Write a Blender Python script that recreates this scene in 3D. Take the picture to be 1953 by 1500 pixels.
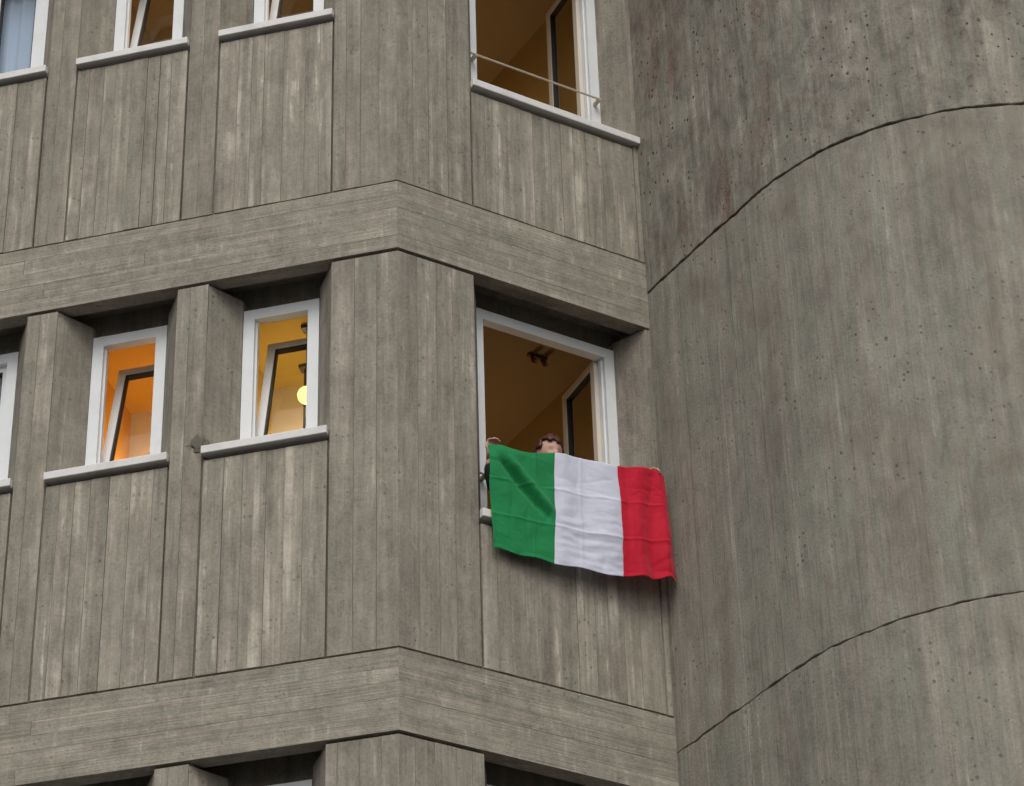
import bpy, bmesh, math, random
from math import radians, sin, cos, pi, sqrt
from mathutils import Vector, Matrix, noise
random.seed(11)
for o in list(bpy.data.objects): bpy.data.objects.remove(o)
scene = bpy.context.scene
COL = scene.collection

# ------------------------------------------------------------------ camera
G = 12.735                      # height of the upper floor line above the ground
F_PX, PITCH, ROLL = 5500.0, 0.5947, -0.0302
cam_d = bpy.data.cameras.new('camera')
cam_d.sensor_fit = 'HORIZONTAL'; cam_d.sensor_width = 36.0
cam_d.lens = 36.0 * F_PX / 1953.0
cam_d.clip_start = 0.1; cam_d.clip_end = 5000
cam = bpy.data.objects.new('camera', cam_d); COL.objects.link(cam)
r0 = Vector((1, 0, 0)); u0 = Vector((0, -sin(PITCH), cos(PITCH))); f0 = Vector((0, cos(PITCH), sin(PITCH)))
r1 = cos(ROLL) * r0 + sin(ROLL) * u0; u1 = -sin(ROLL) * r0 + cos(ROLL) * u0
m = Matrix.Identity(4)
for i in range(3):
    m[i][0] = r1[i]; m[i][1] = u1[i]; m[i][2] = -f0[i]
m.translation = Vector((0.6737, -14.0853, G - 11.1351))
cam.matrix_world = m
scene.camera = cam

# ------------------------------------------------------------------ sky, sun, exposure
SUN_ELEV, SUN_AZ = radians(48), radians(181)     # azimuth clockwise from +Y: high, behind the camera
w = bpy.data.worlds.new('World'); scene.world = w; w.use_nodes = True
nt = w.node_tree; nt.nodes.clear()
sky = nt.nodes.new('ShaderNodeTexSky'); sky.sky_type = 'NISHITA'; sky.sun_disc = False
sky.sun_elevation = SUN_ELEV; sky.sun_rotation = SUN_AZ; sky.dust_density = 4.0; sky.air_density = 1.2
hs = nt.nodes.new('ShaderNodeHueSaturation'); hs.inputs['Saturation'].default_value = 0.28
bg = nt.nodes.new('ShaderNodeBackground'); bg.inputs['Strength'].default_value = 0.13
wo = nt.nodes.new('ShaderNodeOutputWorld')
nt.links.new(sky.outputs[0], hs.inputs['Color']); nt.links.new(hs.outputs[0], bg.inputs[0]); nt.links.new(bg.outputs[0], wo.inputs[0])
sd = bpy.data.lights.new('sun', 'SUN'); sd.energy = 0.95; sd.angle = radians(30); sd.color = (1, .96, .9)
so = bpy.data.objects.new('sun', sd); COL.objects.link(so)
sdir = Vector((sin(SUN_AZ) * cos(SUN_ELEV), cos(SUN_AZ) * cos(SUN_ELEV), sin(SUN_ELEV)))
so.rotation_euler = sdir.to_track_quat('Z', 'Y').to_euler(); so.location = (0, -20, 30)
scene.view_settings.view_transform = 'Standard'; scene.view_settings.look = 'None'
scene.view_settings.gamma = 1.0; scene.view_settings.exposure = -0.10
scene.view_settings.use_curve_mapping = False

# ------------------------------------------------------------------ material helpers
class NB:
    def __init__(s, name):
        s.m = bpy.data.materials.new(name); s.m.use_nodes = True
        s.t = s.m.node_tree; s.t.nodes.clear()
        s.out = s.n('ShaderNodeOutputMaterial'); s.b = s.n('ShaderNodeBsdfPrincipled')
        s.l(s.b.outputs[0], s.out.inputs['Surface'])
    def n(s, t, **k):
        x = s.t.nodes.new(t)
        for a, v in k.items(): setattr(x, a, v)
        return x
    def l(s, a, b): s.t.links.new(a, b)
    def setv(s, sock, v):
        if hasattr(v, 'is_linked') or isinstance(v, bpy.types.NodeSocket): s.l(v, sock)
        else: sock.default_value = v
    def math(s, op, a, b=0.0, clamp=False):
        x = s.n('ShaderNodeMath', operation=op); x.use_clamp = clamp
        s.setv(x.inputs[0], a); s.setv(x.inputs[1], b); return x.outputs[0]
    def ramp(s, v, a, b, lo=0.0, hi=1.0):
        x = s.n('ShaderNodeMapRange'); x.clamp = True
        s.setv(x.inputs[0], v)
        for i, q in enumerate((a, b, lo, hi)): s.setv(x.inputs[1 + i], q)
        return x.outputs[0]
    def mix(s, f, a, b, mode='MIX'):
        x = s.n('ShaderNodeMix', data_type='RGBA', blend_type=mode)
        s.setv(x.inputs[0], f)
        for sk, v in ((x.inputs[6], a), (x.inputs[7], b)):
            if isinstance(v, tuple): sk.default_value = (*v, 1)
            else: s.l(v, sk)
        return x.outputs[2]
    def vec(s, src, sc, off=(0, 0, 0)):
        x = s.n('ShaderNodeMapping'); s.l(src, x.inputs[0])
        x.inputs['Scale'].default_value = sc
        x.inputs['Location'].default_value = off; return x.outputs[0]
    def noise(s, v, scale=1.0, det=3.0, rough=.55, dist=0.0):
        x = s.n('ShaderNodeTexNoise'); s.l(v, x.inputs['Vector'])
        x.inputs['Scale'].default_value = scale; x.inputs['Detail'].default_value = det
        x.inputs['Roughness'].default_value = rough; x.inputs['Distortion'].default_value = dist
        return x.outputs[0]
    def bump(s, h, dist, strength=1.0):
        x = s.n('ShaderNodeBump'); s.l(h, x.inputs['Height']); x.inputs['Distance'].default_value = dist
        x.inputs['Strength'].default_value = strength; s.l(x.outputs[0], s.b.inputs['Normal'])

def concrete(name, base, vertical=True, streak=.5, holes=.5, blotch=.5, light=.35, stain=0.0, tint=.10, seed=0.0, drips=.0):
    """Board-marked weathered concrete. UV is in metres: u along the wall, v height."""
    k = NB(name)
    uv = k.n('ShaderNodeUVMap').outputs[0]
    oi = k.n('ShaderNodeObjectInfo').outputs['Random']
    cmb = k.n('ShaderNodeCombineXYZ'); k.l(k.math('MULTIPLY', oi, 37.0), cmb.inputs[2])
    add = k.n('ShaderNodeVectorMath', operation='ADD'); k.l(uv, add.inputs[0]); k.l(cmb.outputs[0], add.inputs[1])
    p = add.outputs[0]
    a = (1, 0) if vertical else (0, 1)
    def st(x, y): return (x, y, 1) if vertical else (y, x, 1)
    s1 = k.noise(k.vec(p, st(20, .8), (seed, 0, 0)), 1, 3, .65, .35)
    s2 = k.noise(k.vec(p, st(80, 2.6), (seed, 3, 0)), 1, 2, .6)
    s3 = k.noise(k.vec(p, st(11, .45), (seed, 7, 0)), 1, 3, .6)
    s0 = k.noise(k.vec(p, st(7.5, .55), (seed, 11, 0)), 1, 3, .65, .5)
    bl = k.noise(k.vec(uv, (1, 1, 1), (seed + 4, 0, 0)), 1.5, 3, .6, .6)
    bm = k.noise(k.vec(uv, (1, .55, 1), (seed + 9, 0, 0)), 9, 4, .7, .6)
    gr = k.noise(k.vec(p, (1, 1, 1)), 55, 2, .7)
    gf = k.noise(k.vec(p, (1, 1, 1)), 190, 1, .6)
    # brightness factor
    v = k.math('ADD', 1.0, k.math('MULTIPLY', k.math('SUBTRACT', s1, .5), 1.55 * streak))
    v = k.math('ADD', v, k.math('MULTIPLY', k.math('SUBTRACT', s0, .5), 1.5 * streak))
    v = k.math('ADD', v, k.math('MULTIPLY', k.math('SUBTRACT', s2, .5), .6 * streak))
    v = k.math('ADD', v, k.math('MULTIPLY', k.math('SUBTRACT', bl, .5), 1.0 * blotch))
    v = k.math('ADD', v, k.math('MULTIPLY', k.math('SUBTRACT', bm, .5), 1.9 * blotch))
    v = k.math('ADD', v, k.math('MULTIPLY', k.math('SUBTRACT', gr, .5), .6))
    v = k.math('ADD', v, k.math('MULTIPLY', k.math('SUBTRACT', gf, .5), .15))
    v = k.math('ADD', v, k.math('MULTIPLY', k.math('SUBTRACT', oi, .5), 2 * tint))
    # slight hue drift pinkish / greenish
    hue = s3
    pink = tuple(base[i] * q for i, q in enumerate((1.03, .985, .975)))
    green = tuple(base[i] * q for i, q in enumerate((.975, .995, .975)))
    c = k.mix(k.ramp(hue, .38, .62), green, pink)
    # pale lime streaks running with the boards
    ls = k.math('MULTIPLY', k.ramp(s3, .54, .66), k.ramp(bl, .40, .62))
    ls2 = k.math('MULTIPLY', k.ramp(s1, .60, .70), k.ramp(bm, .42, .6))
    lf = k.math('MULTIPLY', k.math('MAXIMUM', ls, ls2), light, True)
    c = k.mix(lf, c, tuple(min(.75, x * 1.75 + .03) for x in base))
    if drips:
        dv = k.noise(k.vec(uv, (26, .5, 1), (seed + 8, 0, 0)), 1, 3, .6)
        df = k.math('MULTIPLY', k.math('MULTIPLY', k.ramp(dv, .55, .75), k.ramp(bm, .4, .6)), drips)
        c = k.mix(df, c, tuple(min(.7, x * 1.6 + .02) for x in base))
    if stain:
        sn = k.noise(k.vec(uv, (2.6, 1.1, 1), (seed + 21, 5, 0)), 1, 5, .7, 1.0)
        sf = k.math('MULTIPLY', k.math('MULTIPLY', k.ramp(sn, .53, .64), k.ramp(gr, .36, .60)), stain)
        c = k.mix(sf, c, (base[0] * .72, base[1] * .47, base[2] * .44))
    # air holes
    def hole(sc, r0, r1, keep, amt):
        vo = k.n('ShaderNodeTexVoronoi'); vo.inputs['Scale'].default_value = sc
        k.l(k.vec(p, (1, .72, 1), (seed + sc, 0, 0)), vo.inputs['Vector'])
        sep = k.n('ShaderNodeSeparateColor'); k.l(vo.outputs['Color'], sep.inputs[0])
        sel = k.ramp(sep.outputs[0], keep, keep + .02)
        rad = k.ramp(sep.outputs[1], 0, 1, r0, r1)
        d = k.math('MULTIPLY', k.ramp(vo.outputs['Distance'], rad, k.math('MULTIPLY', rad, .55)), sel)
        return k.math('MULTIPLY', d, amt)
    msk = k.ramp(bl, .42, .60, .06, 1.0)
    h1 = k.math('MULTIPLY', hole(30, .16, .36, .66, holes), msk)
    h2 = k.math('MULTIPLY', hole(12, .07, .17, .72, holes), msk)
    h = k.math('MAXIMUM', h1, h2)
    vc = k.n('ShaderNodeCombineColor')
    for i in range(3): k.l(v, vc.inputs[i])
    c = k.mix(1.0, c, vc.outputs[0], 'MULTIPLY')
    c = k.mix(k.math('MULTIPLY', h, .8), c, tuple(x * .25 for x in base))
    k.l(c, k.b.inputs['Base Color'])
    k.b.inputs['Roughness'].default_value = .92
    k.b.inputs['Specular IOR Level'].default_value = .2
    hb = k.math('ADD', k.math('MULTIPLY', s2, .7), k.math('MULTIPLY', gr, .5))
    hb = k.math('ADD', hb, k.math('MULTIPLY', s1, .6))
    hb = k.math('SUBTRACT', hb, k.math('MULTIPLY', h, 1.2))
    k.bump(hb, .008, .75)
    return k.m

def painted(name, col, rough=.45, var=.06, dirt=0.0, spec=.4):
    k = NB(name)
    tc = k.n('ShaderNodeTexCoord').outputs['Object']
    n1 = k.noise(tc, 6, 4, .6); n2 = k.noise(tc, 60, 3, .6)
    v = k.math('ADD', 1 - var, k.math('MULTIPLY', n1, 2 * var))
    vc = k.n('ShaderNodeCombineColor')
    for i in range(3): k.l(v, vc.inputs[i])
    c = k.mix(1.0, col, vc.outputs[0], 'MULTIPLY')
    if dirt:
        c = k.mix(k.math('MULTIPLY', k.ramp(n1, .5, .7), dirt), c, tuple(x * .45 for x in col))
        c = k.mix(k.math('MULTIPLY', k.ramp(n2, .52, .7), dirt * .6), c, tuple(x * .6 for x in col))
    k.l(c, k.b.inputs['Base Color'])
    k.b.inputs['Roughness'].default_value = rough; k.b.inputs['Specular IOR Level'].default_value = spec
    k.bump(n2, .001, .3)
    return k.m

def glass_mat(name, tint):
    k = NB(name)
    tr = k.n('ShaderNodeBsdfTransparent'); tr.inputs[0].default_value = (*tint, 1)
    gl = k.n('ShaderNodeBsdfGlossy'); gl.inputs['Roughness'].default_value = .02
    lw = k.n('ShaderNodeLayerWeight'); lw.inputs[0].default_value = .5
    fr = k.math('ADD', .075, k.math('MULTIPLY', k.math('POWER', lw.outputs['Facing'], 5.0), .9))
    mx = k.n('ShaderNodeMixShader')
    k.l(fr, mx.inputs[0]); k.l(tr.outputs[0], mx.inputs[1]); k.l(gl.outputs[0], mx.inputs[2])
    k.l(mx.outputs[0], k.out.inputs['Surface'])
    return k.m

def cloth_mat(name, col, trans=.25):
    k = NB(name)
    uv = k.n('ShaderNodeUVMap').outputs[0]
    n1 = k.noise(uv, 9, 5, .65, .8); n2 = k.noise(k.vec(uv, (1, 2.2, 1)), 26, 4, .6, .5); wv = k.noise(uv, 400, 2, .5)
    v = k.math('ADD', .9, k.math('MULTIPLY', n1, .2))
    vc = k.n('ShaderNodeCombineColor')
    for i in range(3): k.l(v, vc.inputs[i])
    c = k.mix(1.0, col, vc.outputs[0], 'MULTIPLY')
    k.l(c, k.b.inputs['Base Color']); k.b.inputs['Roughness'].default_value = .75
    k.b.inputs['Sheen Weight'].default_value = .15; k.b.inputs['Specular IOR Level'].default_value = .25
    hb = k.math('ADD', k.math('MULTIPLY', n1, .6), k.math('MULTIPLY', n2, .5)); hb = k.math('ADD', hb, k.math('MULTIPLY', wv, .05))
    k.bump(hb, .006, .45)
    tl = k.n('ShaderNodeBsdfTranslucent'); k.l(c, tl.inputs[0])
    mx = k.n('ShaderNodeMixShader'); mx.inputs[0].default_value = trans
    k.l(k.b.outputs[0], mx.inputs[1]); k.l(tl.outputs[0], mx.inputs[2]); k.l(mx.outputs[0], k.out.inputs['Surface'])
    return k.m

def emissive(name, col, s):
    k = NB(name)
    k.b.inputs['Base Color'].default_value = (*col, 1); k.b.inputs['Emission Color'].default_value = (*col, 1)
    k.b.inputs['Emission Strength'].default_value = s
    return k.m

CB = (.292, .269, .224)
M = {
 'panel': concrete('concrete_panel', CB, streak=.54, holes=.42, blotch=.46, light=.68, tint=.05, seed=1),
 'pilaster': concrete('concrete_pilaster', tuple(x * .93 for x in CB), streak=.42, holes=.4, blotch=.5, light=.4, tint=.035, seed=14),
 'belt': concrete('concrete_belt', tuple(x * 1.0 for x in CB), vertical=False, streak=.36, holes=.3, blotch=.48, light=.3, tint=.025, seed=27, drips=.55),
 'core': concrete('concrete_core', tuple(x * .8 for x in CB), streak=.4, holes=.3, blotch=.4, light=.1, seed=33),
 'tower_up': concrete('concrete_tower_upper', (.235, .222, .186), streak=.5, holes=1.25, blotch=.75, light=.3, stain=1.0, tint=0, seed=40),
 'tower_mid': concrete('concrete_tower_middle', (.256, .246, .206), streak=.34, holes=.6, blotch=.42, light=.25, stain=.45, tint=0, seed=52),
 'tower_low': concrete('concrete_tower_lower', (.256, .245, .205), streak=.42, holes=.5, blotch=.35, light=.25, stain=.2, tint=0, seed=63),
 'sill': painted('sill_stone', (.74, .73, .71), .6, .10, .32),
 'frame': painted('white_window_frame', (.80, .82, .83), .35, .05, .16),
 'frame_warm': painted('cream_window_frame', (.74, .68, .58), .4, .04, .1),
 'gasket': painted('dark_gasket', (.03, .028, .026), .6),
 'glass': glass_mat('window_glass', (.88, .89, .88)),
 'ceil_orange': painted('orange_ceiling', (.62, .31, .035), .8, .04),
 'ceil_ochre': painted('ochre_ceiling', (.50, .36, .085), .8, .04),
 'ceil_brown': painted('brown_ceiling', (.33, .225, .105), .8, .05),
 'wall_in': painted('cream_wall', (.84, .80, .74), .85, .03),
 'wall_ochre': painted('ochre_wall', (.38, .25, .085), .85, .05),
 'floor_in': painted('room_floor', (.22, .15, .09), .6, .08),
 'sky_sheet': painted('pale_sky_reflection', (.46, .58, .76), .8, .05),
 'rail': painted('rail_metal', (.52, .46, .36), .5, .2, .4),
 'rust': painted('fixture_metal', (.15, .085, .05), .6, .2),
 'green': cloth_mat('flag_green', (.012, .28, .085), .22),
 'white': cloth_mat('flag_white', (.83, .85, .97), .3),
 'red': cloth_mat('flag_red', (.67, .009, .040), .22),
 'skin': painted('skin', (.56, .33, .25), .5, .06),
 'hair': painted('hair', (.075, .022, .016), .5, .2),
 'jacket': painted('black_jacket', (.018, .019, .021), .85, .15),
 'trousers': painted('dark_trousers', (.03, .035, .055), .85, .15),
 'cord': painted('lamp_cord', (.1, .1, .1), .5),
 'globe': emissive('lamp_globe', (1.0, .80, .26), 2.2),
 'fill_hot': emissive('fill_globe_bright', (1.0, .74, .40), 64.0),  # added unseen globes that brighten the ochre and orange rooms
 'fill_warm': emissive('fill_globe_warm', (1.0, .77, .50), 78.0),  # added out of view to brighten the right and upper rooms
 'eye': painted('eye', (.05, .04, .03), .2),
}
# asphalt
k = NB('asphalt'); tc = k.n('ShaderNodeTexCoord').outputs['Object']
a1 = k.noise(tc, .35, 5, .6); a2 = k.noise(tc, 45, 3, .7)
c = k.mix(k.ramp(a1, .35, .65), (.040, .040, .041), (.062, .060, .058)); c = k.mix(k.ramp(a2, .45, .75, 0, .35), c, (.13, .125, .12))
k.l(c, k.b.inputs['Base Color']); k.b.inputs['Roughness'].default_value = .9; k.bump(a2, .01, .6); M['asphalt'] = k.m

# ------------------------------------------------------------------ geometry helpers
AL, AR = .2411, .5443
DL = Vector((-cos(AL), sin(AL), 0)); NL = Vector((sin(AL), cos(AL), 0))
DR = Vector((cos(AR), sin(AR), 0)); NR = Vector((-sin(AR), cos(AR), 0))
def LF(t, d, z): return DL * t + NL * d + Vector((0, 0, z + G))
def RF(t, d, z): return DR * t + NR * d + Vector((0, 0, z + G))
FR = {'L': LF, 'R': RF}

class MB:
    """collects faces in facade coordinates (t, d, z) with UVs in metres"""
    def __init__(s, side=None): s.v = []; s.f = []; s.uv = []; s.side = side; s.off = (random.uniform(0, 40), random.uniform(0, 40))
    def quad(s, pts):
        i = len(s.v); s.v += [tuple(p) for p in pts]; s.f.append(tuple(range(i, i + len(pts))))
        a, b, c = Vector(pts[0]), Vector(pts[1]), Vector(pts[2]); n = (b - a).cross(c - a)
        ax = max(range(3), key=lambda q: abs(n[q]))
        for p in pts:
            if ax == 2: u, v = p[0], p[1]
            elif ax == 1: u, v = p[0], p[2]
            else: u, v = p[1], p[2]
            s.uv.append((u + s.off[0], v + s.off[1]))
    def prism(s, poly, z0, z1, jit=0):
        """poly: list of (t,d) ; extruded from z0 to z1"""
        lo = [(t, d, z0 + (random.uniform(-jit, jit) if jit else 0)) for t, d in poly]; hi = [(t, d, z1) for t, d in poly]
        n = len(poly)
        for i in range(n):
            j = (i + 1) % n
            s.quad([lo[i], lo[j], hi[j], hi[i]])
        s.quad(hi); s.quad(lo[::-1])
    def box(s, t0, t1, d0, d1, z0, z1): s.prism([(t0, d0), (t1, d0), (t1, d1), (t0, d1)], z0, z1)
    def strip(s, t0, t1, z0, z1, d, back, ins=.003, m0=0, m1=0):
        """one board impression: a slightly raised bar with eased edges (m0/m1: mitre slope at the ends)"""
        e = .004
        o = [(t0 + m0 * back, back, z0), (t1 + m1 * back, back, z0), (t1 + m1 * back, back, z1), (t0 + m0 * back, back, z1)]
        q = [(t0 + m0 * (d + e), d + e, z0), (t1 + m1 * (d + e), d + e, z0), (t1 + m1 * (d + e), d + e, z1), (t0 + m0 * (d + e), d + e, z1)]
        i0 = ins if not m0 else 0; i1 = ins if not m1 else 0
        p = [(t0 + i0 + m0 * d, d, z0 + ins), (t1 - i1 + m1 * d, d, z0 + ins), (t1 - i1 + m1 * d, d, z1 - ins), (t0 + i0 + m0 * d, d, z1 - ins)]
        s.quad(p)
        for i in range(4):
            j = (i + 1) % 4
            s.quad([q[i], q[j], p[j], p[i]]); s.quad([o[i], o[j], q[j], q[i]])
    def build(s, name, mat, parent=None, fn=None, smooth=False, kind=None):
        fn = fn or FR.get(s.side) or (lambda a, b, c: Vector((a, b, c)))
        me = bpy.data.meshes.new(name)
        me.from_pydata([fn(*p) for p in s.v], [], s.f)
        ul = me.uv_layers.new(name='UVMap')
        for i, q in enumerate(s.uv): ul.data[i].uv = q
        bm = bmesh.new(); bm.from_mesh(me); bmesh.ops.remove_doubles(bm, verts=bm.verts, dist=1e-5)
        bmesh.ops.recalc_face_normals(bm, faces=bm.faces)
        bm.to_mesh(me); bm.free()
        if smooth: me.polygons.foreach_set('use_smooth', [True] * len(me.polygons))
        me.materials.append(mat)
        o = bpy.data.objects.new(name, me); COL.objects.link(o)
        if parent: o.parent = parent; o.matrix_parent_inverse = parent.matrix_world.inverted()
        if kind: o['kind'] = kind
        return o

def empty(name, loc, label, cat):
    o = bpy.data.objects.new(name, None); COL.objects.link(o); o.location = loc
    o.matrix_world = Matrix.Translation(loc)
    o['label'] = label; o['category'] = cat
    return o

# ------------------------------------------------------------------ ground
mb = MB(); mb.quad([(-900, -900, 0), (900, -900, 0), (900, 900, 0), (-900, 900, 0)])
gr = mb.build('ground', M['asphalt']); gr['kind'] = 'structure'

# ------------------------------------------------------------------ the building
BLD = empty('concrete_building', (0, 0, 0), 'board-marked grey concrete building with angled corner, floor bands and white framed windows', 'building')
H, HB = 3.3, .513
PF = .23                        # window frame depth behind the face
SPL = .15                       # splay of the reveals
TA = .4142                      # mitre slope of the 135 degree corner
BAY0, BAYW, BAYP = .4225, .7924, .9986
NB_L = 4
GV, GH = .012, .018             # vertical and horizontal joint widths
LEND = BAY0 + BAYP * NB_L
TE = 1.825                       # where the right facade meets the tower
R0, R1 = .5385, 1.790

def split(a, b, wmin, wmax):
    xs = [a]
    while b - xs[-1] > wmax: xs.append(xs[-1] + random.uniform(wmin, wmax))
    if b - xs[-1] < wmin * .6 and len(xs) > 1: xs.pop()
    xs.append(b); return xs

def boards_v(side, t0, t1, z0, z1, parent, mat, wmin, wmax, amp=.005, m0=0, m1=0):
    xs = split(t0, t1, wmin, wmax)
    for i in range(len(xs) - 1):
        mb = MB(side); g = .0018 if random.random() < .10 else random.uniform(.0001, .0005)
        d = random.uniform(-amp, amp)
        mb.strip(xs[i] + (g if i else 0), xs[i + 1] - (g if i < len(xs) - 2 else 0), z0, z1, d, .035, .0009,
                 m0 if i == 0 else 0, m1 if i == len(xs) - 2 else 0)
        mb.build('board', mat, parent)

def belt(ztop, parent):
    z0, z1 = ztop - HB, ztop
    P = -.010
    mb = MB()                                    # core of the band, in plan, with the shutter slot above the soffit
    def ring(dA, dB, za, zb):
        for side, end in (('L', LEND), ('R', TE)):
            f = FR[side]
            pts = [(TA * dA, dA), (end, dA), (end, dB), (TA * dB, dB)]
            lo = [f(t, d, za) for t, d in pts]; hi = [f(t, d, zb) for t, d in pts]
            for i in (0, 1, 2):
                j = i + 1
                mb.quad([lo[i], lo[j], hi[j], hi[i]])
            mb.quad(hi); mb.quad(lo)
    ring(.022, .105, z0 + .003, z1 - .003)
    ring(.106, .42, z0 + .11, z1 - .003)
    bc = mb.build('floor_band', M['belt'], parent)
    zs = split(z0, z1, .088, .118)
    for side, end in (('L', LEND), ('R', TE)):
        for i in range(len(zs) - 1):
            cuts = [0.0]
            if side == 'L' and random.random() < .5: cuts.append(random.uniform(1.2, 3.0))
            cuts.append(end)
            for j in range(len(cuts) - 1):
                b = MB(side); d = P + random.uniform(-.0011, .0011); g = .0001
                b.strip(cuts[j] + (.001 if j else 0), cuts[j + 1] - .001, zs[i] + (g if i else 0), zs[i + 1] - (g if i < len(zs) - 2 else 0), d, .034, .0005, TA if j == 0 else 0, 0)
                b.build('board', M['belt'], bc)
    return bc

def prism_xy(mb, pts, z0, z1):
    lo = [Vector((p.x, p.y, G + z0)) for p in pts]; hi = [Vector((p.x, p.y, G + z1)) for p in pts]
    n = len(pts)
    for i in range(n):
        j = (i + 1) % n
        mb.quad([lo[i], lo[j], hi[j], hi[i]])
    mb.quad(hi); mb.quad(lo[::-1])

def window(side, ta, tb, zt, zb, sash, parent, warm=False, rail=False, sky_sheet=False):
    """frame in the plane PF; sash: 'closed', 'tilt' or 'open'"""
    fw, fd = .072, .065
    f = MB(side)
    f.box(ta, ta + fw, PF, PF + fd, zb, zt); f.box(tb - fw, tb, PF, PF + fd, zb, zt)
    f.box(ta + fw, tb - fw, PF + .001, PF + fd - .001, zt - fw, zt); f.box(ta + fw, tb - fw, PF + .001, PF + fd - .001, zb, zb + fw)
    # thin outer lip
    f.box(ta + fw, ta + fw + .012, PF + .03, PF + fd - .004, zb + fw, zt - fw); f.box(tb - fw - .012, tb - fw, PF + .03, PF + fd - .004, zb + fw, zt - fw)
    win = f.build('window', M['frame'], parent)
    # head board closing the slot behind the frame
    hb = MB(side); hb.box(ta - .26, tb + .26, PF + fd + .002, PF + fd + .05, zt - .03, zt + .22); hb.build('head_board', M['core'], win)
    # sash
    a, b, lo, hi = ta + fw - .012, tb - fw + .012, zb + fw - .012, zt - fw + .012
    sw, th = .052, .05
    def place(pivot_fn, a=a, b=b):
        s = MB(side)
        s.box(a, a + sw, 0, th, lo, hi); s.box(b - sw, b, 0, th, lo, hi)
        s.box(a + sw, b - sw, .001, th - .001, lo, lo + sw); s.box(a + sw, b - sw, .001, th - .001, hi - sw, hi)
        base = FR[side]
        fn = lambda t, d, z: base(*pivot_fn(t, d, z))
        so_ = s.build('sash', M['frame_warm'] if warm else M['frame'], win, fn=fn)
        gk = MB(side)
        for q in ((a + sw, a + sw + .009, lo + sw, hi - sw), (b - sw - .009, b - sw, lo + sw, hi - sw), (a + sw + .009, b - sw - .009, lo + sw, lo + sw + .009), (a + sw + .009, b - sw - .009, hi - sw - .012, hi - sw)):
            gk.box(q[0], q[1], .006, th - .006, q[2], q[3])
        gk.build('gasket', M['gasket'], win, fn=fn)
        p = MB(side); p.quad([(a + sw, th / 2, lo + sw), (b - sw, th / 2, lo + sw), (b - sw, th / 2, hi - sw), (a + sw, th / 2, hi - sw)])
        p.build('pane', M['glass'], win, fn=fn)
    if sash == 'closed': place(lambda t, d, z: (t, PF + .035 + d, z))
    elif sash == 'tilt':
        A = radians(13)
        place(lambda t, d, z: (t, PF + .066 + d * cos(A) + (z - lo) * sin(A), lo + (z - lo) * cos(A) - d * sin(A) + .02))
    elif sash == 'open':
        A = radians(95); mid = (a + b) / 2                    # two leaves swung inwards
        place(lambda t, d, z: (b - (b - t) * cos(A) - d * sin(A), PF + .068 + (b - t) * sin(A) - d * cos(A), z), a=mid)
        place(lambda t, d, z: (a + (t - a) * cos(A) + d * sin(A), PF + .068 + (t - a) * sin(A) - d * cos(A), z), b=mid)
    if sky_sheet:  # pale blue sheet added behind the pane; its colour stands in for reflected sky
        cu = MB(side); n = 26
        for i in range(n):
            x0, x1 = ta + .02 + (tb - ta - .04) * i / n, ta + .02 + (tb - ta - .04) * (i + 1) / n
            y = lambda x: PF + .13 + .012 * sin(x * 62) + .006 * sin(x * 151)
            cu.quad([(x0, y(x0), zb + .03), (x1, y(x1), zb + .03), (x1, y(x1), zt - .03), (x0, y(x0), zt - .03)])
        cu.build('sky_sheet', M['sky_sheet'], win, smooth=True)
    if rail:
        r = MB(side); n = 8; zr, dr, rr = rail, .165, .007
        for i in range(n):
            a0, a1 = 2 * pi * i / n, 2 * pi * (i + 1) / n
            r.quad([(ta - .01, dr + rr * cos(a0), zr + rr * sin(a0)), (tb - .02, dr + rr * cos(a0), zr + rr * sin(a0)), (tb - .02, dr + rr * cos(a1), zr + rr * sin(a1)), (ta - .01, dr + rr * cos(a1), zr + rr * sin(a1))])
        for x in (ta + .03, tb - .045): r.box(x - .012, x + .012, dr - .004, PF + .002, zr - .012, zr + .008)
        r.build('safety_rail', M['rail'], win, smooth=False)
    return win

def sill(side, t0, t1, zt, parent, thick=.058, tb1=None):
    s = MB(side)
    dd = PF + .045; k2 = SPL * dd / PF
    poly = [(t0 + .004, -.040), (t1 - .004, -.040), (t1 - .004, 0), (t1 - k2 + .01, dd), (t0 + k2 - .01, dd), (t0 + .004, 0)]
    n = len(poly); lo = [(t, d, zt - thick + (.012 if d > .1 else 0)) for t, d in poly]; hi = [(t, d, zt + (.02 if d > .1 else 0) - (.004 if d < -.03 else 0)) for t, d in poly]
    for i in range(n):
        j = (i + 1) % n; s.quad([lo[i], lo[j], hi[j], hi[i]])
    s.quad(hi); s.quad(lo[::-1])
    o = s.build('window_sill', M['sill'], parent)
    bv = o.modifiers.new('bevel', 'BEVEL'); bv.width = .005; bv.segments = 2; bv.limit_method = 'ANGLE'
    return o

def room(side, cells, zk, ceil_m, wall_m, depth, parent):
    """cells: plan polygon (t,d) list, first edge lies along the facade (left open)"""
    zc, zf = zk - .33, zk - H + .03
    n = len(cells)
    c = MB(side); c.prism(cells, zc, zc + .08); c.build('ceiling', ceil_m, parent)
    c = MB(side); c.prism(cells, zf - .08, zf); c.build('room_floor', M['floor_in'], parent)
    for i in range(1, n):
        a, b = cells[i], cells[(i + 1) % n]
        c = MB(side); c.quad([(a[0], a[1], zf - .05), (b[0], b[1], zf - .05), (b[0], b[1], zc + .05), (a[0], a[1], zc + .05)])
        c.build('room_wall', wall_m if not isinstance(wall_m, (list, tuple)) else wall_m[i], parent)

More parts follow.
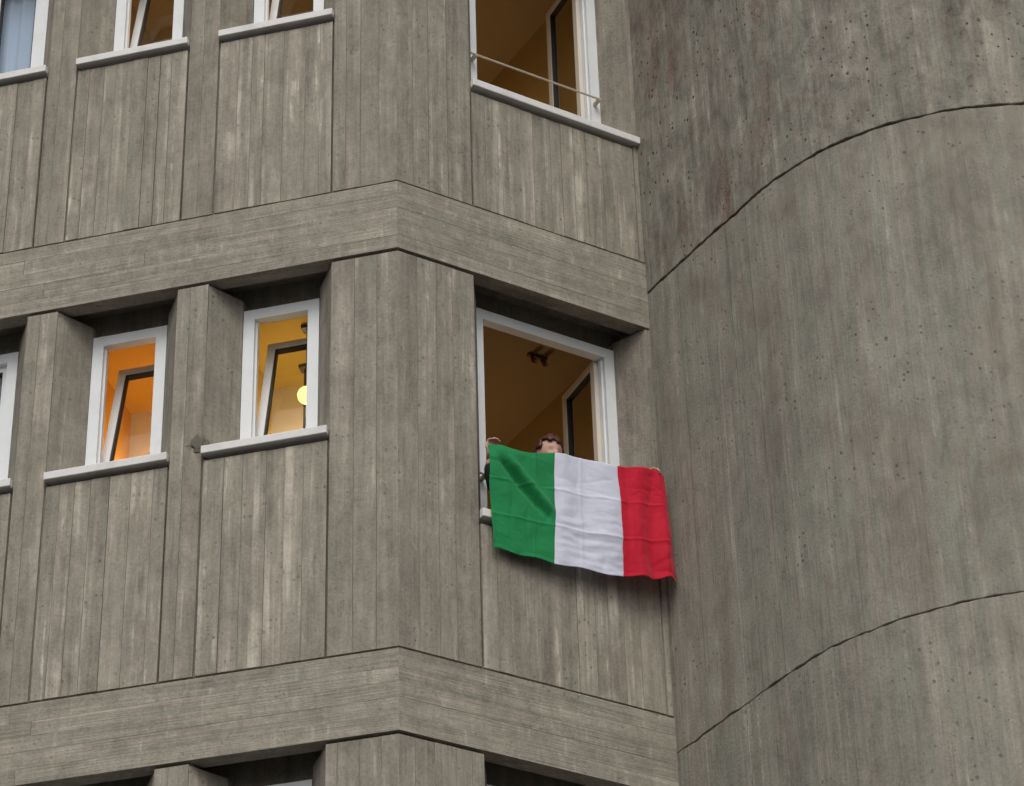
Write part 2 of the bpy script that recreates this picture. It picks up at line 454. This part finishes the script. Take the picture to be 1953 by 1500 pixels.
FT = -.612                    # top of frames below the floor line above
SL, SR = -1.785, -2.262       # sill tops
for k_ in (1, 0, -1):
    zk = H * k_                               # top of band above this storey is zk ... storey spans zk-H .. zk-HB
    zb, zt = zk - H + GH, zk - HB - GH
    # --- corner pilaster
    mb = MB()
    B = .012
    pts = [LF(TA * B, B, 0), LF(BAY0 - .002, B, 0), LF(BAY0 + SPL - .004, PF, 0), LF(BAY0 + SPL, .33, 0), LF(TA * .33, .33, 0),
           RF(R0 + SPL, .33, 0), RF(R0 + SPL - .004, PF, 0), RF(R0 - .002, B, 0)]
    prism_xy(mb, pts, zb + .002, zt - .002)
    pil = mb.build('pilaster', M['pilaster'], BLD)
    boards_v('L', 0, BAY0 - .002, zb, zt, pil, M['pilaster'], .085, .15, .0015, m0=TA)
    boards_v('R', 0, R0 - .002, zb, zt, pil, M['pilaster'], .085, .15, .0015, m0=TA)
    # --- band below joint filler core (keeps joints closed, dark recess)
    mb = MB('L'); mb.box(.02, LEND, .04, .115, zk - H - .02, zk - H + .05); mb.build('joint_bed', M['core'], BLD)
    mb = MB('R'); mb.box(.03, TE, .04, .115, zk - H - .02, zk - H + .05); mb.build('joint_bed', M['core'], BLD)
    mb = MB('L'); mb.box(.02, BAY0, .04, .12, zk - HB - .03, zk - HB + .02); mb.build('joint_bed', M['core'], BLD)
    mb = MB('R'); mb.box(.03, R0, .04, .12, zk - HB - .03, zk - HB + .02); mb.build('joint_bed', M['core'], BLD)
    # --- left facade bays
    for b in range(NB_L):
        t0 = BAY0 + b * BAYP; t1 = t0 + BAYW; t2 = BAY0 + (b + 1) * BAYP
        # spandrel panel
        SL = -1.785 if k_ == 1 else -1.745
        zs = zk + SL - .058 - .030
        mb = MB('L'); mb.box(t0 + .001, t1 - .001, .030, .27, zk - H + .03, zs - .004)
        sp = mb.build('spandrel_panel', M['panel'], BLD)
        boards_v('L', t0 + GV, t1 - GV, zb, zs, sp, M['panel'], .075, .15, .003)
        # pilaster between bays
        mb = MB('L')
        mb.prism([(t1 + .002, B), (t2 - .002, B), (t2 + SPL - .004, PF), (t2 + SPL, .33), (t1 - SPL, .33), (t1 - SPL + .004, PF)], zb + .002, zt - .002)
        pl = mb.build('pilaster', M['pilaster'], BLD)
        boards_v('L', t1 + .002, t2 - .002, zb, zt, pl, M['pilaster'], .09, .12, .0015)
        mb = MB('L'); mb.box(t1 - .01, t2 + .01, .04, .12, zk - HB - .03, zk - HB + .02); mb.build('joint_bed', M['core'], BLD)
        sash = 'tilt' if (b < 2 and k_ >= 0) else 'closed'
        wn = window('L', t0 + SPL, t1 - SPL, zk + FT, zk + SL + .006, sash, BLD, sky_sheet=(b >= 2 and k_ >= 0))
        sill('L', t0, t1, zk + SL, BLD)
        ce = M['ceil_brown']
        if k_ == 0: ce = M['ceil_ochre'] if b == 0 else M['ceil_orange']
        x0, x1 = t0 - .10, t1 + .10
        cell = [(x1, .26), (x0, .26), (x0 + (.42 if b == 0 else 0), 1.5), (x1 + .0, 1.5)]
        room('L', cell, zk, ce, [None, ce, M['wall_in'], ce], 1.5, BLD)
    # --- right facade
    SR = -2.262 if k_ == 1 else -2.235
    zs = zk + SR - .060 - .032
    mb = MB('R'); mb.box(R0 + .001, R1 + .003, .030, .27, zk - H + .03, zs - .004)
    sp = mb.build('spandrel_panel', M['panel'], BLD)
    boards_v('R', R0 + GV, R1 - GV, zb, zs, sp, M['panel'], .08, .15, .003)
    mb = MB('R'); mb.prism([(R1 + .001, 0), (TE + .03, 0), (TE + .03, .33), (TE - SPL + .01, .33), (TE - SPL + .02, PF)], zb, zt + .01); mb.box(TE - .03, TE + .028, .108, .40, zk - HB - .02, zk - HB + .21)
    mb.build('pilaster', M['pilaster'], BLD)
    window('R', R0 + SPL - .03, TE - SPL + .02, zk - .580, zk + SR + .006, 'open', BLD, warm=True, rail=zk - 1.855)
    sill('R', R0, TE + .012, zk + SR, BLD, .060)
    cell = [(TE + .02, .27), (.20, .27), (1.15, 2.6), (TE + .02, 2.6)]
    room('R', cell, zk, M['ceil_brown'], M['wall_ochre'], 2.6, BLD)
for k_ in (2, 1, 0, -1): belt(H * (k_ - 1) + H * 0, BLD) if k_ < 2 else None
belt(H, BLD); belt(-2 * H, BLD)
# plain base below and roof slab above
def slab(name, d0, z0, z1, mat, endL=LEND, endR=TE):
    mb = MB()
    pts = [LF(TA * d0, d0, 0), LF(endL, d0, 0), LF(endL, 4.5, 0), RF(endR, 4.5, 0), RF(endR, d0, 0)]
    prism_xy(mb, pts, z0, z1); mb.build(name, mat, BLD)
slab('base_wall', .03, -G + .002, -2 * H - HB - .01, M['core'])
slab('roof_slab', .03, H + .004, H + .25, M['core'])
mb = MB('L'); mb.box(LEND - .02, LEND + .2, 0, 4.4, -G + .002, H + .2); mb.build('end_wall', M['core'], BLD)

# ------------------------------------------------------------------ the round tower
TW = empty('concrete_tower', (3.8, 1.2, 0), 'rounded concrete stair tower with curved pour joints beside the angled corner', 'tower')
P0 = RF(TE, .012, -G)                        # straight flank, then a circular arc tangent to it
T1 = P0.lerp(Vector((2.213, -.062, 0)), .95); d1 = (T1 - P0).normalized(); c0 = T1 + 1.85 * Vector((-d1.y, d1.x, 0)); RAD = (T1 - c0).length
prof = [RF(TE + .7, .25, -G), P0]
for i in range(1, 10): prof.append(P0.lerp(T1, i / 10))
a_s = math.atan2(T1.y - c0.y, T1.x - c0.x); nseg = 150
for i in range(nseg + 1):
    a_ = a_s + radians(300) * i / nseg
    prof.append(c0 + RAD * Vector((cos(a_), sin(a_), 0)))
def tower_lift(z0, z1, off, mat, jz0, jz1):
    # resample densely so that each narrow board gets its own facet depth
    pts = [prof[0]]; L = [0]
    for p in prof[1:]: L.append(L[-1] + (p - pts[-1]).length); pts.append(p)
    tot = L[-1]; xs = [0.0]
    while xs[-1] < tot: xs.append(xs[-1] + random.uniform(.045, .085))
    def at(s):
        s = min(max(s, 0), tot)
        for i in range(1, len(L)):
            if L[i] >= s: return pts[i - 1].lerp(pts[i], (s - L[i - 1]) / max(1e-9, L[i] - L[i - 1]))
        return pts[-1]
    mb = MB(); u0_, v0_ = random.uniform(0, 50), random.uniform(0, 50)
    verts, faces, uvs = [], [], []
    prev = None
    for i in range(len(xs) - 1):
        dep = off + random.uniform(-.0009, .0009)
        sub = 2
        for j in range(sub):
            sa = xs[i] + (xs[i + 1] - xs[i]) * j / sub; sb = xs[i] + (xs[i + 1] - xs[i]) * (j + 1) / sub
            row = []
            for s in (sa, sb):
                p = at(s); tg = (at(s + .02) - at(s - .02)); tg = tg.normalized() if tg.length > 1e-6 else Vector((1, 0, 0))
                nrm = Vector((tg.y, -tg.x, 0)); pp = p + nrm * dep; back = p - nrm * .16
                zl = z0 + jz0 * (noise.noise(Vector((s * 3.1, 1.7, round(z0)))) + .9 * noise.noise(Vector((s * 13, 4.2, z0 * 70))) + .5 * noise.noise(Vector((s * 37, 4.2, z0 * 70))))
                zh = z1 + jz1 * (noise.noise(Vector((s * 3.1, 1.7, round(z1)))) + .9 * noise.noise(Vector((s * 13, 4.2, z1 * 70))) + .5 * noise.noise(Vector((s * 37, 4.2, z1 * 70))))
                e = .004
                row.append((s, [(back, zl), (p + nrm * (dep - e), zl), (pp, zl + e), (pp, zh - e), (p + nrm * (dep - e), zh), (back, zh)]))
            (s0_, r0_), (s1_, r1_) = row
            if prev is not None and j == 0:   # little step between boards
                for q in range(1, 5 - 0):
                    pass
            for q in range(5):
                pt = [r0_[q], r1_[q], r1_[q + 1], r0_[q + 1]]
                i0 = len(verts); verts += [(v.x, v.y, z + G) for v, z in pt]; faces.append((i0, i0 + 1, i0 + 2, i0 + 3))
                ss = (s0_, s1_, s1_, s0_)
                for (v, z), s in zip(pt, ss): uvs.append((s + u0_, z + v0_ + (.05 * (q - 2) if q != 2 else 0)))
            prev = r1_
    me = bpy.data.meshes.new('wall_section'); me.from_pydata(verts, [], faces)
    ul = me.uv_layers.new(name='UVMap')
    for i, q in enumerate(uvs): ul.data[i].uv = q
    me.materials.append(mat)
    o = bpy.data.objects.new('wall_section', me); COL.objects.link(o); o.parent = TW; o.matrix_parent_inverse = TW.matrix_world.inverted()
    return o
ZJ = -.225; ZJ2 = -3.525
JG = .005
tower_lift(ZJ + JG, ZJ + 3.6, .006, M['tower_up'], .012, 0)
tower_lift(ZJ2 + JG, ZJ - JG, .0, M['tower_mid'], .010, .012)
tower_lift(-6.9 + JG, ZJ2 - JG, .003, M['tower_low'], .010, .010)
tower_lift(-G + .002, -6.9 - JG, .0, M['tower_mid'], 0, .01)
# recessed core seen in the pour joints
pp = []
for i in range(1, len(prof)):
    tg = (prof[min(i + 1, len(prof) - 1)] - prof[i - 1]).normalized(); pp.append(prof[i] - Vector((tg.y, -tg.x, 0)) * .045)
for z in (ZJ, ZJ2, -6.9):
    mb = MB()
    for i in range(len(pp) - 1):
        a, b = pp[i], pp[i + 1]
        mb.quad([(a.x, a.y, G + z - .05), (b.x, b.y, G + z - .05), (b.x, b.y, G + z + .05), (a.x, a.y, G + z + .05)])
    mb.build('joint_filler', M['core'], TW)
mb = MB(); cap = [Vector((p.x, p.y, 0)) for p in prof[1:]]; prism_xy(mb, cap, ZJ + 3.5, ZJ + 3.58); mb.build('roof_slab', M['core'], TW)

# ------------------------------------------------------------------ lamps in the rooms: visible ones, plus globes added out of view as fill
def uvs(mb, c, r, nu=16, nv=10, sq=1.0):
    for i in range(nu):
        for j in range(nv):
            P = []
            for (a, b) in ((i, j), (i + 1, j), (i + 1, j + 1), (i, j + 1)):
                th, ph = 2 * pi * a / nu, pi * b / nv
                P.append((c[0] + r * cos(th) * sin(ph), c[1] + r * sin(th) * sin(ph), c[2] + r * sq * cos(ph)))
            if j == 0: P = [P[0], P[2], P[3]]
            elif j == nv - 1: P = [P[0], P[1], P[2]]
            mb.quad(P)
def pendant(side, t, d, z, zc, label, mat='globe', r=.06):
    e = empty('pendant_lamp', FR[side](t, d, zc), label, 'lamp')
    mb = MB(side); uvs(mb, (t, d, z), r); mb.build('globe', M[mat], e, smooth=True)
    mb = MB(side); mb.box(t - .006, t + .006, d - .006, d + .006, z + r - .01, zc + .005); mb.build('cord', M['cord'], e)
    mb = MB(side); mb.box(t - .035, t + .035, d - .035, d + .035, zc - .025, zc + .005); mb.build('ceiling_rose', M['cord'], e)
    return e
pendant('L', .865, .88, -.86, -.33, 'glowing yellow globe pendant lamp behind the window next to the corner pilaster')
pendant('L', 1.02, 1.30, -1.02, -.33, 'added second globe lamp, unseen, hung low to brighten the ochre room beside the corner pilaster', 'fill_hot')
pendant('L', 2.02, 1.30, -1.02, -.33, 'added globe lamp, unseen, lighting the room with the bright orange ceiling', 'fill_hot')
pendant('R', 1.25, 1.75, -1.75, -.33, 'added warm globe lamp, unseen, brightening the room behind the flag', 'fill_warm')
pendant('R', 1.25, 1.75, -1.75 + H, H - .33, 'added warm globe lamp, unseen, brightening the room above the flag window', 'fill_warm')
pendant('L', .70, .80, -1.45 + H, H - .33, 'added globe lamp, unseen, brightening the upper room next to the corner pilaster', 'fill_warm', .06)
pendant('L', 1.70, .80, -1.45 + H, H - .33, 'added globe lamp, unseen, brightening the upper room second from the corner pilaster', 'fill_warm', .06)
# unlit ceiling spot bar over the flag window
e = empty('ceiling_lamp', RF(1.5, .82, -.33), 'dark spot bar with two heads on the ceiling above the flag holder', 'lamp')
mb = MB('R'); mb.box(1.41, 1.55, .80, .825, -.352, -.328); mb.build('mounting_bar', M['rust'], e)
for x in (1.44, 1.52):
    mb = MB('R')
    for i in range(10):
        a0, a1 = 2 * pi * i / 10, 2 * pi * (i + 1) / 10
        f = lambda a, r, z: (x + r * cos(a), .80 + r * sin(a) + (z + .37) * .5, z)
        mb.quad([f(a0, .015, -.350), f(a1, .015, -.350), f(a1, .021, -.41), f(a0, .021, -.41)])
        mb.quad([f(a0, .021, -.41), f(a1, .021, -.41), f(a1, .005, -.40), f(a0, .005, -.40)])
    mb.build('spot_head', M['rust'], e)

# ------------------------------------------------------------------ flag
FLAG = empty('flag', RF(1.15, -.15, -2.6), 'green, white and red tricolour flag held out over the sill of the corner window', 'flag')
TOPC = [(0, .572, -.06, -1.795), (.36, 1.01, -.10, -1.752), (.70, 1.435, -.15, -1.745), (.94, 1.70, -.185, -1.712), (1, 1.752, -.175, -1.735)]
BOTC = [(0, .598, -.06, -2.505), (.36, .985, -.09, -2.520), (.70, 1.455, -.13, -2.503), (1, 1.80, -.185, -2.447)]
def interp(tab, u):
    for i in range(len(tab) - 1):
        if u <= tab[i + 1][0] + 1e-9:
            a, b = tab[i], tab[i + 1]; s = (u - a[0]) / (b[0] - a[0])
            # Catmull-Rom like smoothing
            p0 = tab[max(i - 1, 0)]; p3 = tab[min(i + 2, len(tab) - 1)]
            out = []
            for q in (1, 2, 3):
                m1 = (b[q] - p0[q]) / max(1e-6, (b[0] - p0[0])) * (b[0] - a[0]); m2 = (p3[q] - a[q]) / max(1e-6, (p3[0] - a[0])) * (b[0] - a[0])
                s2, s3 = s * s, s * s * s
                out.append((2 * s3 - 3 * s2 + 1) * a[q] + (s3 - 2 * s2 + s) * m1 + (-2 * s3 + 3 * s2) * b[q] + (s3 - s2) * m2)
            return out
    return list(tab[-1][1:])
def ss(a, b, x):
    x = min(1, max(0, (x - a) / (b - a))); return x * x * (3 - 2 * x)
def flag_pt(u, v):
    a, b = interp(TOPC, u), interp(BOTC, u)
    t, d, z = [a[i] * (1 - v) + b[i] * v for i in range(3)]
    X, Y = u * 1.22, v * .78
    dd = 0.0
    # main tension fold running from the held corner into the green
    L = Vector((.30, .335)); Ln_ = L.length; q = Vector((X - .09, Y - .11)); al = q.dot(L) / Ln_; pe = (q.x * L.y - q.y * L.x) / Ln_
    wgt = ss(-.06, .08, al) * (1 - ss(Ln_ * .75, Ln_ * 1.25, al))
    dd += wgt * (-.034 * math.exp(-((pe - .035) / .035) ** 2) + .03 * math.exp(-((pe + .012) / .026) ** 2))
    # secondary pulls from the corner
    for ang, am, wd in ((.25, .014, .03), (1.25, .012, .03), (.55, .008, .02)):
        dv = Vector((cos(ang), sin(ang))); q = Vector((X, Y)); al = q.dot(dv); pe = q.x * dv.y - q.y * dv.x
        dd -= am * math.exp(-(pe / (wd + .12 * al)) ** 2) * ss(.02, .12, al) * (1 - ss(.3, .5, al))
    # top edge sagging scallops in the green
    # red: vertical folds
    wr = ss(.70, .76, u)
    dd += wr * (.021 * sin((u - .70) * 36 + v * 1.4 + .8 * sin(v * 3)) * (.35 + .65 * v))
    # white: shallow horizontal creases in the lower half, a soft vertical one
    ww = ss(.36, .42, u) * (1 - ss(.66, .72, u))
    dd += ww * (.007 * noise.noise(Vector((X * 6, Y * 24, 3))) * ss(.3, .7, v) + .010 * sin(X * 21 + 1.1) * (1 - .4 * v))
    dd += .014 * noise.noise(Vector((X * 4.2, Y * 3.2, 2.0))) + .0045 * noise.noise(Vector((X * 12, Y * 9, 5.0))) + .0012 * noise.noise(Vector((X * 30, Y * 28, 9.0)))
    # sharp little creases, as in cloth that has been folded up
    for fx, fy, sd, am in ((2.5, 8, 11, .0045), (7, 2.5, 17, .0045), (9, 16, 23, .0018)):
        q = noise.noise(Vector((X * fx, Y * fy, sd))); dd += am * (max(0, 1 - abs(q) * 3.2)) ** 2 * (.5 + noise.noise(Vector((X * 3, Y * 3, sd + 5))))
    for cx in (.31, .61, .92): dd -= .003 * math.exp(-((X - cx) / .008) ** 2)
    for cy in (.26, .52): dd -= .004 * math.exp(-((Y - cy) / .008) ** 2)
    # hem waves
    dd += .009 * ss(.8, 1, v) * sin(X * 17 + .6)
    # outer edge curls back
    cu = ss(.93, 1.0, u); dd += .035 * cu * (.35 + .65 * v)
    z += -.02 * ss(.965, 1.0, u) * ss(.82, 1, v) + .006 * sin(X * 23) * ss(.9, 1, v) + (.010 * sin(X * 16 + .4) - .01) * (1 - ss(0, .1, v)) * (1 - ss(.3, .4, u))
    z += -.012 * sin(pi * min(1, u / .36)) * (1 - v) * (1 if u < .36 else 0)
    t += .012 * noise.noise(Vector((Y * 5, 3, u * 2))) * (1 if u < .02 or u > .98 else .5)
    return t, d + dd, z
NU, NV = 198, 126
def stripe(name, u0, u1, mat, label):
    n0, n1 = round(u0 * NU), round(u1 * NU)
    me = bpy.data.meshes.new(name); vs, fs, uv = [], [], []
    W = NV + 1
    for i in range(n0, n1 + 1):
        for j in range(NV + 1): vs.append(RF(*flag_pt(i / NU, j / NV)))
    for i in range(n1 - n0):
        for j in range(NV):
            fs.append((i * W + j, i * W + j + 1, (i + 1) * W + j + 1, (i + 1) * W + j))
            for (a, b) in ((i, j), (i, j + 1), (i + 1, j + 1), (i + 1, j)): uv.append(((a + n0) / NU * 1.22, b / NV * .78))
    me.from_pydata(vs, [], fs); ul = me.uv_layers.new(name='UVMap')
    for i, q in enumerate(uv): ul.data[i].uv = q
    me.polygons.foreach_set('use_smooth', [True] * len(me.polygons)); me.materials.append(mat)
    o = bpy.data.objects.new(name, me); COL.objects.link(o); o.parent = FLAG; o.matrix_parent_inverse = FLAG.matrix_world.inverted(); o['label'] = label
    sl = o.modifiers.new('thickness', 'SOLIDIFY'); sl.thickness = .0012
    return o
stripe('stripe', 0, 48 / 132, M['green'], 'green stripe of the flag')
stripe('stripe', 48 / 132, 92 / 132, M['white'], 'white stripe of the flag')
stripe('stripe', 92 / 132, 1, M['red'], 'red stripe of the flag')

# ------------------------------------------------------------------ person holding the flag
ZF = -3.27
PER = empty('person', RF(1.09, .62, ZF), 'person in a black jacket with dark reddish hair leaning out behind the flag', 'person')
def skin_mesh(nodes, edges, root, sub=2):
    me = bpy.data.meshes.new('tmp'); me.from_pydata([RF(*n[0]) for n in nodes], edges, [])
    o = bpy.data.objects.new('tmp', me); COL.objects.link(o)
    o.modifiers.new('s', 'SKIN')
    for i, n in enumerate(nodes):
        r = n[1] if isinstance(n[1], tuple) else (n[1], n[1])
        me.skin_vertices[0].data[i].radius = r; me.skin_vertices[0].data[i].use_root = (i == root)
    s = o.modifiers.new('u', 'SUBSURF'); s.levels = sub; s.render_levels = sub
    dg = bpy.context.evaluated_depsgraph_get(); dg.update()
    res = bpy.data.meshes.new_from_object(o.evaluated_get(dg))
    bpy.data.objects.remove(o); return res
def merge(meshes, name, mat, voxel, parent):
    bm = bmesh.new()
    for q in meshes: bm.from_mesh(q)
    me = bpy.data.meshes.new(name); bm.to_mesh(me); bm.free()
    o = bpy.data.objects.new(name, me); COL.objects.link(o)
    r = o.modifiers.new('r', 'REMESH'); r.mode = 'VOXEL'; r.voxel_size = voxel; r.use_smooth_shade = True
    s = o.modifiers.new('sm', 'SMOOTH'); s.iterations = 3; s.factor = .5
    dg = bpy.context.evaluated_depsgraph_get(); dg.update()
    res = bpy.data.meshes.new_from_object(o.evaluated_get(dg)); bpy.data.objects.remove(o)
    res.materials.clear(); res.materials.append(mat); res.name = name
    o = bpy.data.objects.new(name, res); COL.objects.link(o); o.parent = parent; o.matrix_parent_inverse = parent.matrix_world.inverted()
    res.polygons.foreach_set('use_smooth', [True] * len(res.polygons))
    return o
HC = Vector((1.068, .055, -1.662))       # head centre (t,d,z)
SHL, SHR = (.915, .20, -1.865), (1.245, .20, -1.855)
EL, ER = (.668, .03, -2.03), (1.485, -.005, -1.90)
WL, WR = (.612, -.005, -1.858), (1.618, -.085, -1.765)
body = [((1.08, .58, -2.37), .13), ((1.08, .50, -2.20), .125), ((1.08, .38, -2.04), .13), ((1.08, .25, -1.88), .10), ((1.075, .16, -1.80), .056), ((1.07, .10, -1.72), .055),
        (SHL, .062), (EL, .043), (WL, .029), (SHR, .062), (ER, .043), (WR, .029),
        ((.985, .60, -2.43), .095), ((.98, .57, -2.85), .062), ((.98, .64, -3.20), .043), ((.98, .53, -3.235), .035),
        ((1.175, .60, -2.43), .095), ((1.18, .57, -2.85), .062), ((1.18, .64, -3.20), .043), ((1.18, .53, -3.235), .035)]
bed = [(0, 1), (1, 2), (2, 3), (3, 4), (4, 5), (3, 6), (6, 7), (7, 8), (3, 9), (9, 10), (10, 11), (0, 12), (12, 13), (13, 14), (14, 15), (0, 16), (16, 17), (17, 18), (18, 19)]
parts = [skin_mesh(body, bed, 0)]
def head_mesh(scale=1.0, hair=False):
    bm = bmesh.new(); bmesh.ops.create_uvsphere(bm, u_segments=32, v_segments=24, radius=1)
    kill = []
    for v in bm.verts:
        x, y, z = v.co       # y: -1 = face side
        X, Y, Z = x * .076, y * .096, z * .115
        if z < 0: X *= 1 - .28 * (-z) ** 1.3; Y *= 1 - .12 * (-z) ** 2
        if y < 0 and z < 0: Y -= .010 * (-z) * (-y)
        if not hair:
            fx = math.exp(-(x / .16) ** 2)
            if y < -.3:
                Y -= .022 * fx * math.exp(-((z + .15) / .16) ** 2)                       # nose
                for s_ in (-1, 1): Y += .012 * math.exp(-((x - s_ * .42) / .2) ** 2 - ((z - .05) / .13) ** 2)   # eye sockets
                Y -= .007 * math.exp(-(x / .3) ** 2 - ((z + .48) / .07) ** 2) - .005 * math.exp(-(x / .3) ** 2 - ((z + .44) / .03) ** 2)  # lips
            for s_ in (-1, 1):
                X += s_ * .016 * math.exp(-((y - .1) / .16) ** 2 - ((z + .05) / .24) ** 2) * (1 if x * s_ > .5 else 0)  # ears
        else:
            g = .016 + .012 * noise.noise(Vector((x * 4, y * 4, z * 4))) + .007 * noise.noise(Vector((x * 14, y * 14, z * 8)))
            nv = Vector((x, y, z)); X += nv.x * g; Y += nv.y * g; Z += nv.z * (g + .006)
            if (y < -.45 + .25 * max(0, z) - (.0) and z < .50 + .12 * noise.noise(Vector((x * 7, 0, 1)))) or z < -.42 or (y < -.1 and z < .05): kill.append(v)
        # tilt forward a little
        a = radians(24); Yr = Y * cos(a) - Z * sin(a) * .6; Zr = Z * cos(a) + Y * sin(a) * .6
        v.co = RF(HC.x + X * scale, HC.y + Yr * scale, HC.z + Zr * scale)
    if kill: bmesh.ops.delete(bm, geom=kill, context='VERTS')
    me = bpy.data.meshes.new('h'); bm.to_mesh(me); bm.free(); return me
parts.append(head_mesh())
def hand(wr, dirn, curl, side):
    """palm and five fingers; dirn: unit vector along the hand, curl: vector the fingers bend towards, side: across the palm to the thumb"""
    out = []; W = Vector(wr); D = Vector(dirn).normalized(); S = Vector(side).normalized(); C = Vector(curl).normalized()
    palm = [(tuple(W), .026), (tuple(W + D * .045), (.036, .02)), (tuple(W + D * .085), (.038, .018))]
    out.append(skin_mesh(palm, [(0, 1), (1, 2)], 0))
    for i, ln in enumerate((.068, .076, .072, .056)):
        b = W + D * .085 + S * (.028 - .019 * i)
        p1 = b + D * ln * .42 + C * ln * .12; p2 = p1 + D * ln * .1 + C * ln * .36; p3 = p2 - D * ln * .16 + C * ln * .22
        out.append(skin_mesh([(tuple(b - D * .03), .010), (tuple(b), .010), (tuple(p1), .0092), (tuple(p2), .0085), (tuple(p3), .007)], [(0, 1), (1, 2), (2, 3), (3, 4)], 0))
    b = W + D * .03 + S * .026
    out.append(skin_mesh([(tuple(b - S * .012), .013), (tuple(b + S * .016 + D * .02), .0115), (tuple(b + S * .02 + D * .045 + C * .025), .010), (tuple(b + S * .008 + D * .055 + C * .05), .008)], [(0, 1), (1, 2), (2, 3)], 0))
    return out
parts += hand(WL, (.10, -.10, 1), (.25, -1, -.1), (1, .1, -.1))
parts += hand(WR, (.62, -.42, .52), (.1, -.95, -.35), (-.5, .5, .55))
bd = merge(parts, 'body', M['skin'], .0055, PER)
hairo = head_mesh(hair=True); hairo.materials.append(M['hair']); hairo.polygons.foreach_set('use_smooth', [True] * len(hairo.polygons))
ho = bpy.data.objects.new('hair', hairo); COL.objects.link(ho); ho.parent = PER; ho.matrix_parent_inverse = PER.matrix_world.inverted()
sl = ho.modifiers.new('thick', 'SOLIDIFY'); sl.thickness = .022; sl.offset = -1
def shr(a, b, s): return tuple(a[i] + (b[i] - a[i]) * s for i in range(3))
jk = [((1.08, .59, -2.44), .15), ((1.08, .50, -2.20), .145), ((1.08, .38, -2.04), .15), ((1.08, .26, -1.90), .115), ((1.075, .18, -1.81), .072),
      (SHL, .078), (EL, .058), (shr(EL, WL, .9), .044), (SHR, .078), (ER, .058), (shr(ER, WR, .92), .044)]
merge([skin_mesh(jk, [(0, 1), (1, 2), (2, 3), (3, 4), (3, 5), (5, 6), (6, 7), (3, 8), (8, 9), (9, 10)], 0)], 'jacket', M['jacket'], .008, PER)
tr = [((1.08, .585, -2.40), .14), ((.985, .60, -2.46), .108), ((.98, .575, -2.85), .078), ((.98, .64, -3.19), .06), ((1.175, .60, -2.46), .108), ((1.18, .575, -2.85), .078), ((1.18, .64, -3.19), .06)]
merge([skin_mesh(tr, [(0, 1), (1, 2), (2, 3), (0, 4), (4, 5), (5, 6)], 0)], 'trousers', M['trousers'], .010, PER)

# ------------------------------------------------------------------ moss growing at the end of a sill
bm = bmesh.new(); bmesh.ops.create_icosphere(bm, subdivisions=4, radius=1)
for v in bm.verts:
    q = v.co.copy(); n_ = 1 + .45 * noise.noise(q * 2.2) + .25 * noise.noise(q * 6) + .12 * noise.noise(q * 15)
    tz = q.z; wd = 1.0 if tz < 0 else 1 - .75 * tz
    v.co = LF(1.243 + q.x * .062 * n_ * wd, .004 + q.y * .012 * n_, -1.70 + q.z * .072 * n_)
me = bpy.data.meshes.new('moss_clump'); bm.to_mesh(me); bm.free(); me.materials.append(painted('dark_moss', (.16, .145, .115), .95, .3, .4, .1))
me.polygons.foreach_set('use_smooth', [True] * len(me.polygons))
o = bpy.data.objects.new('moss_clump', me); COL.objects.link(o)
o['label'] = 'dark mossy clump on the pilaster edge at the end of a white sill'; o['category'] = 'moss'
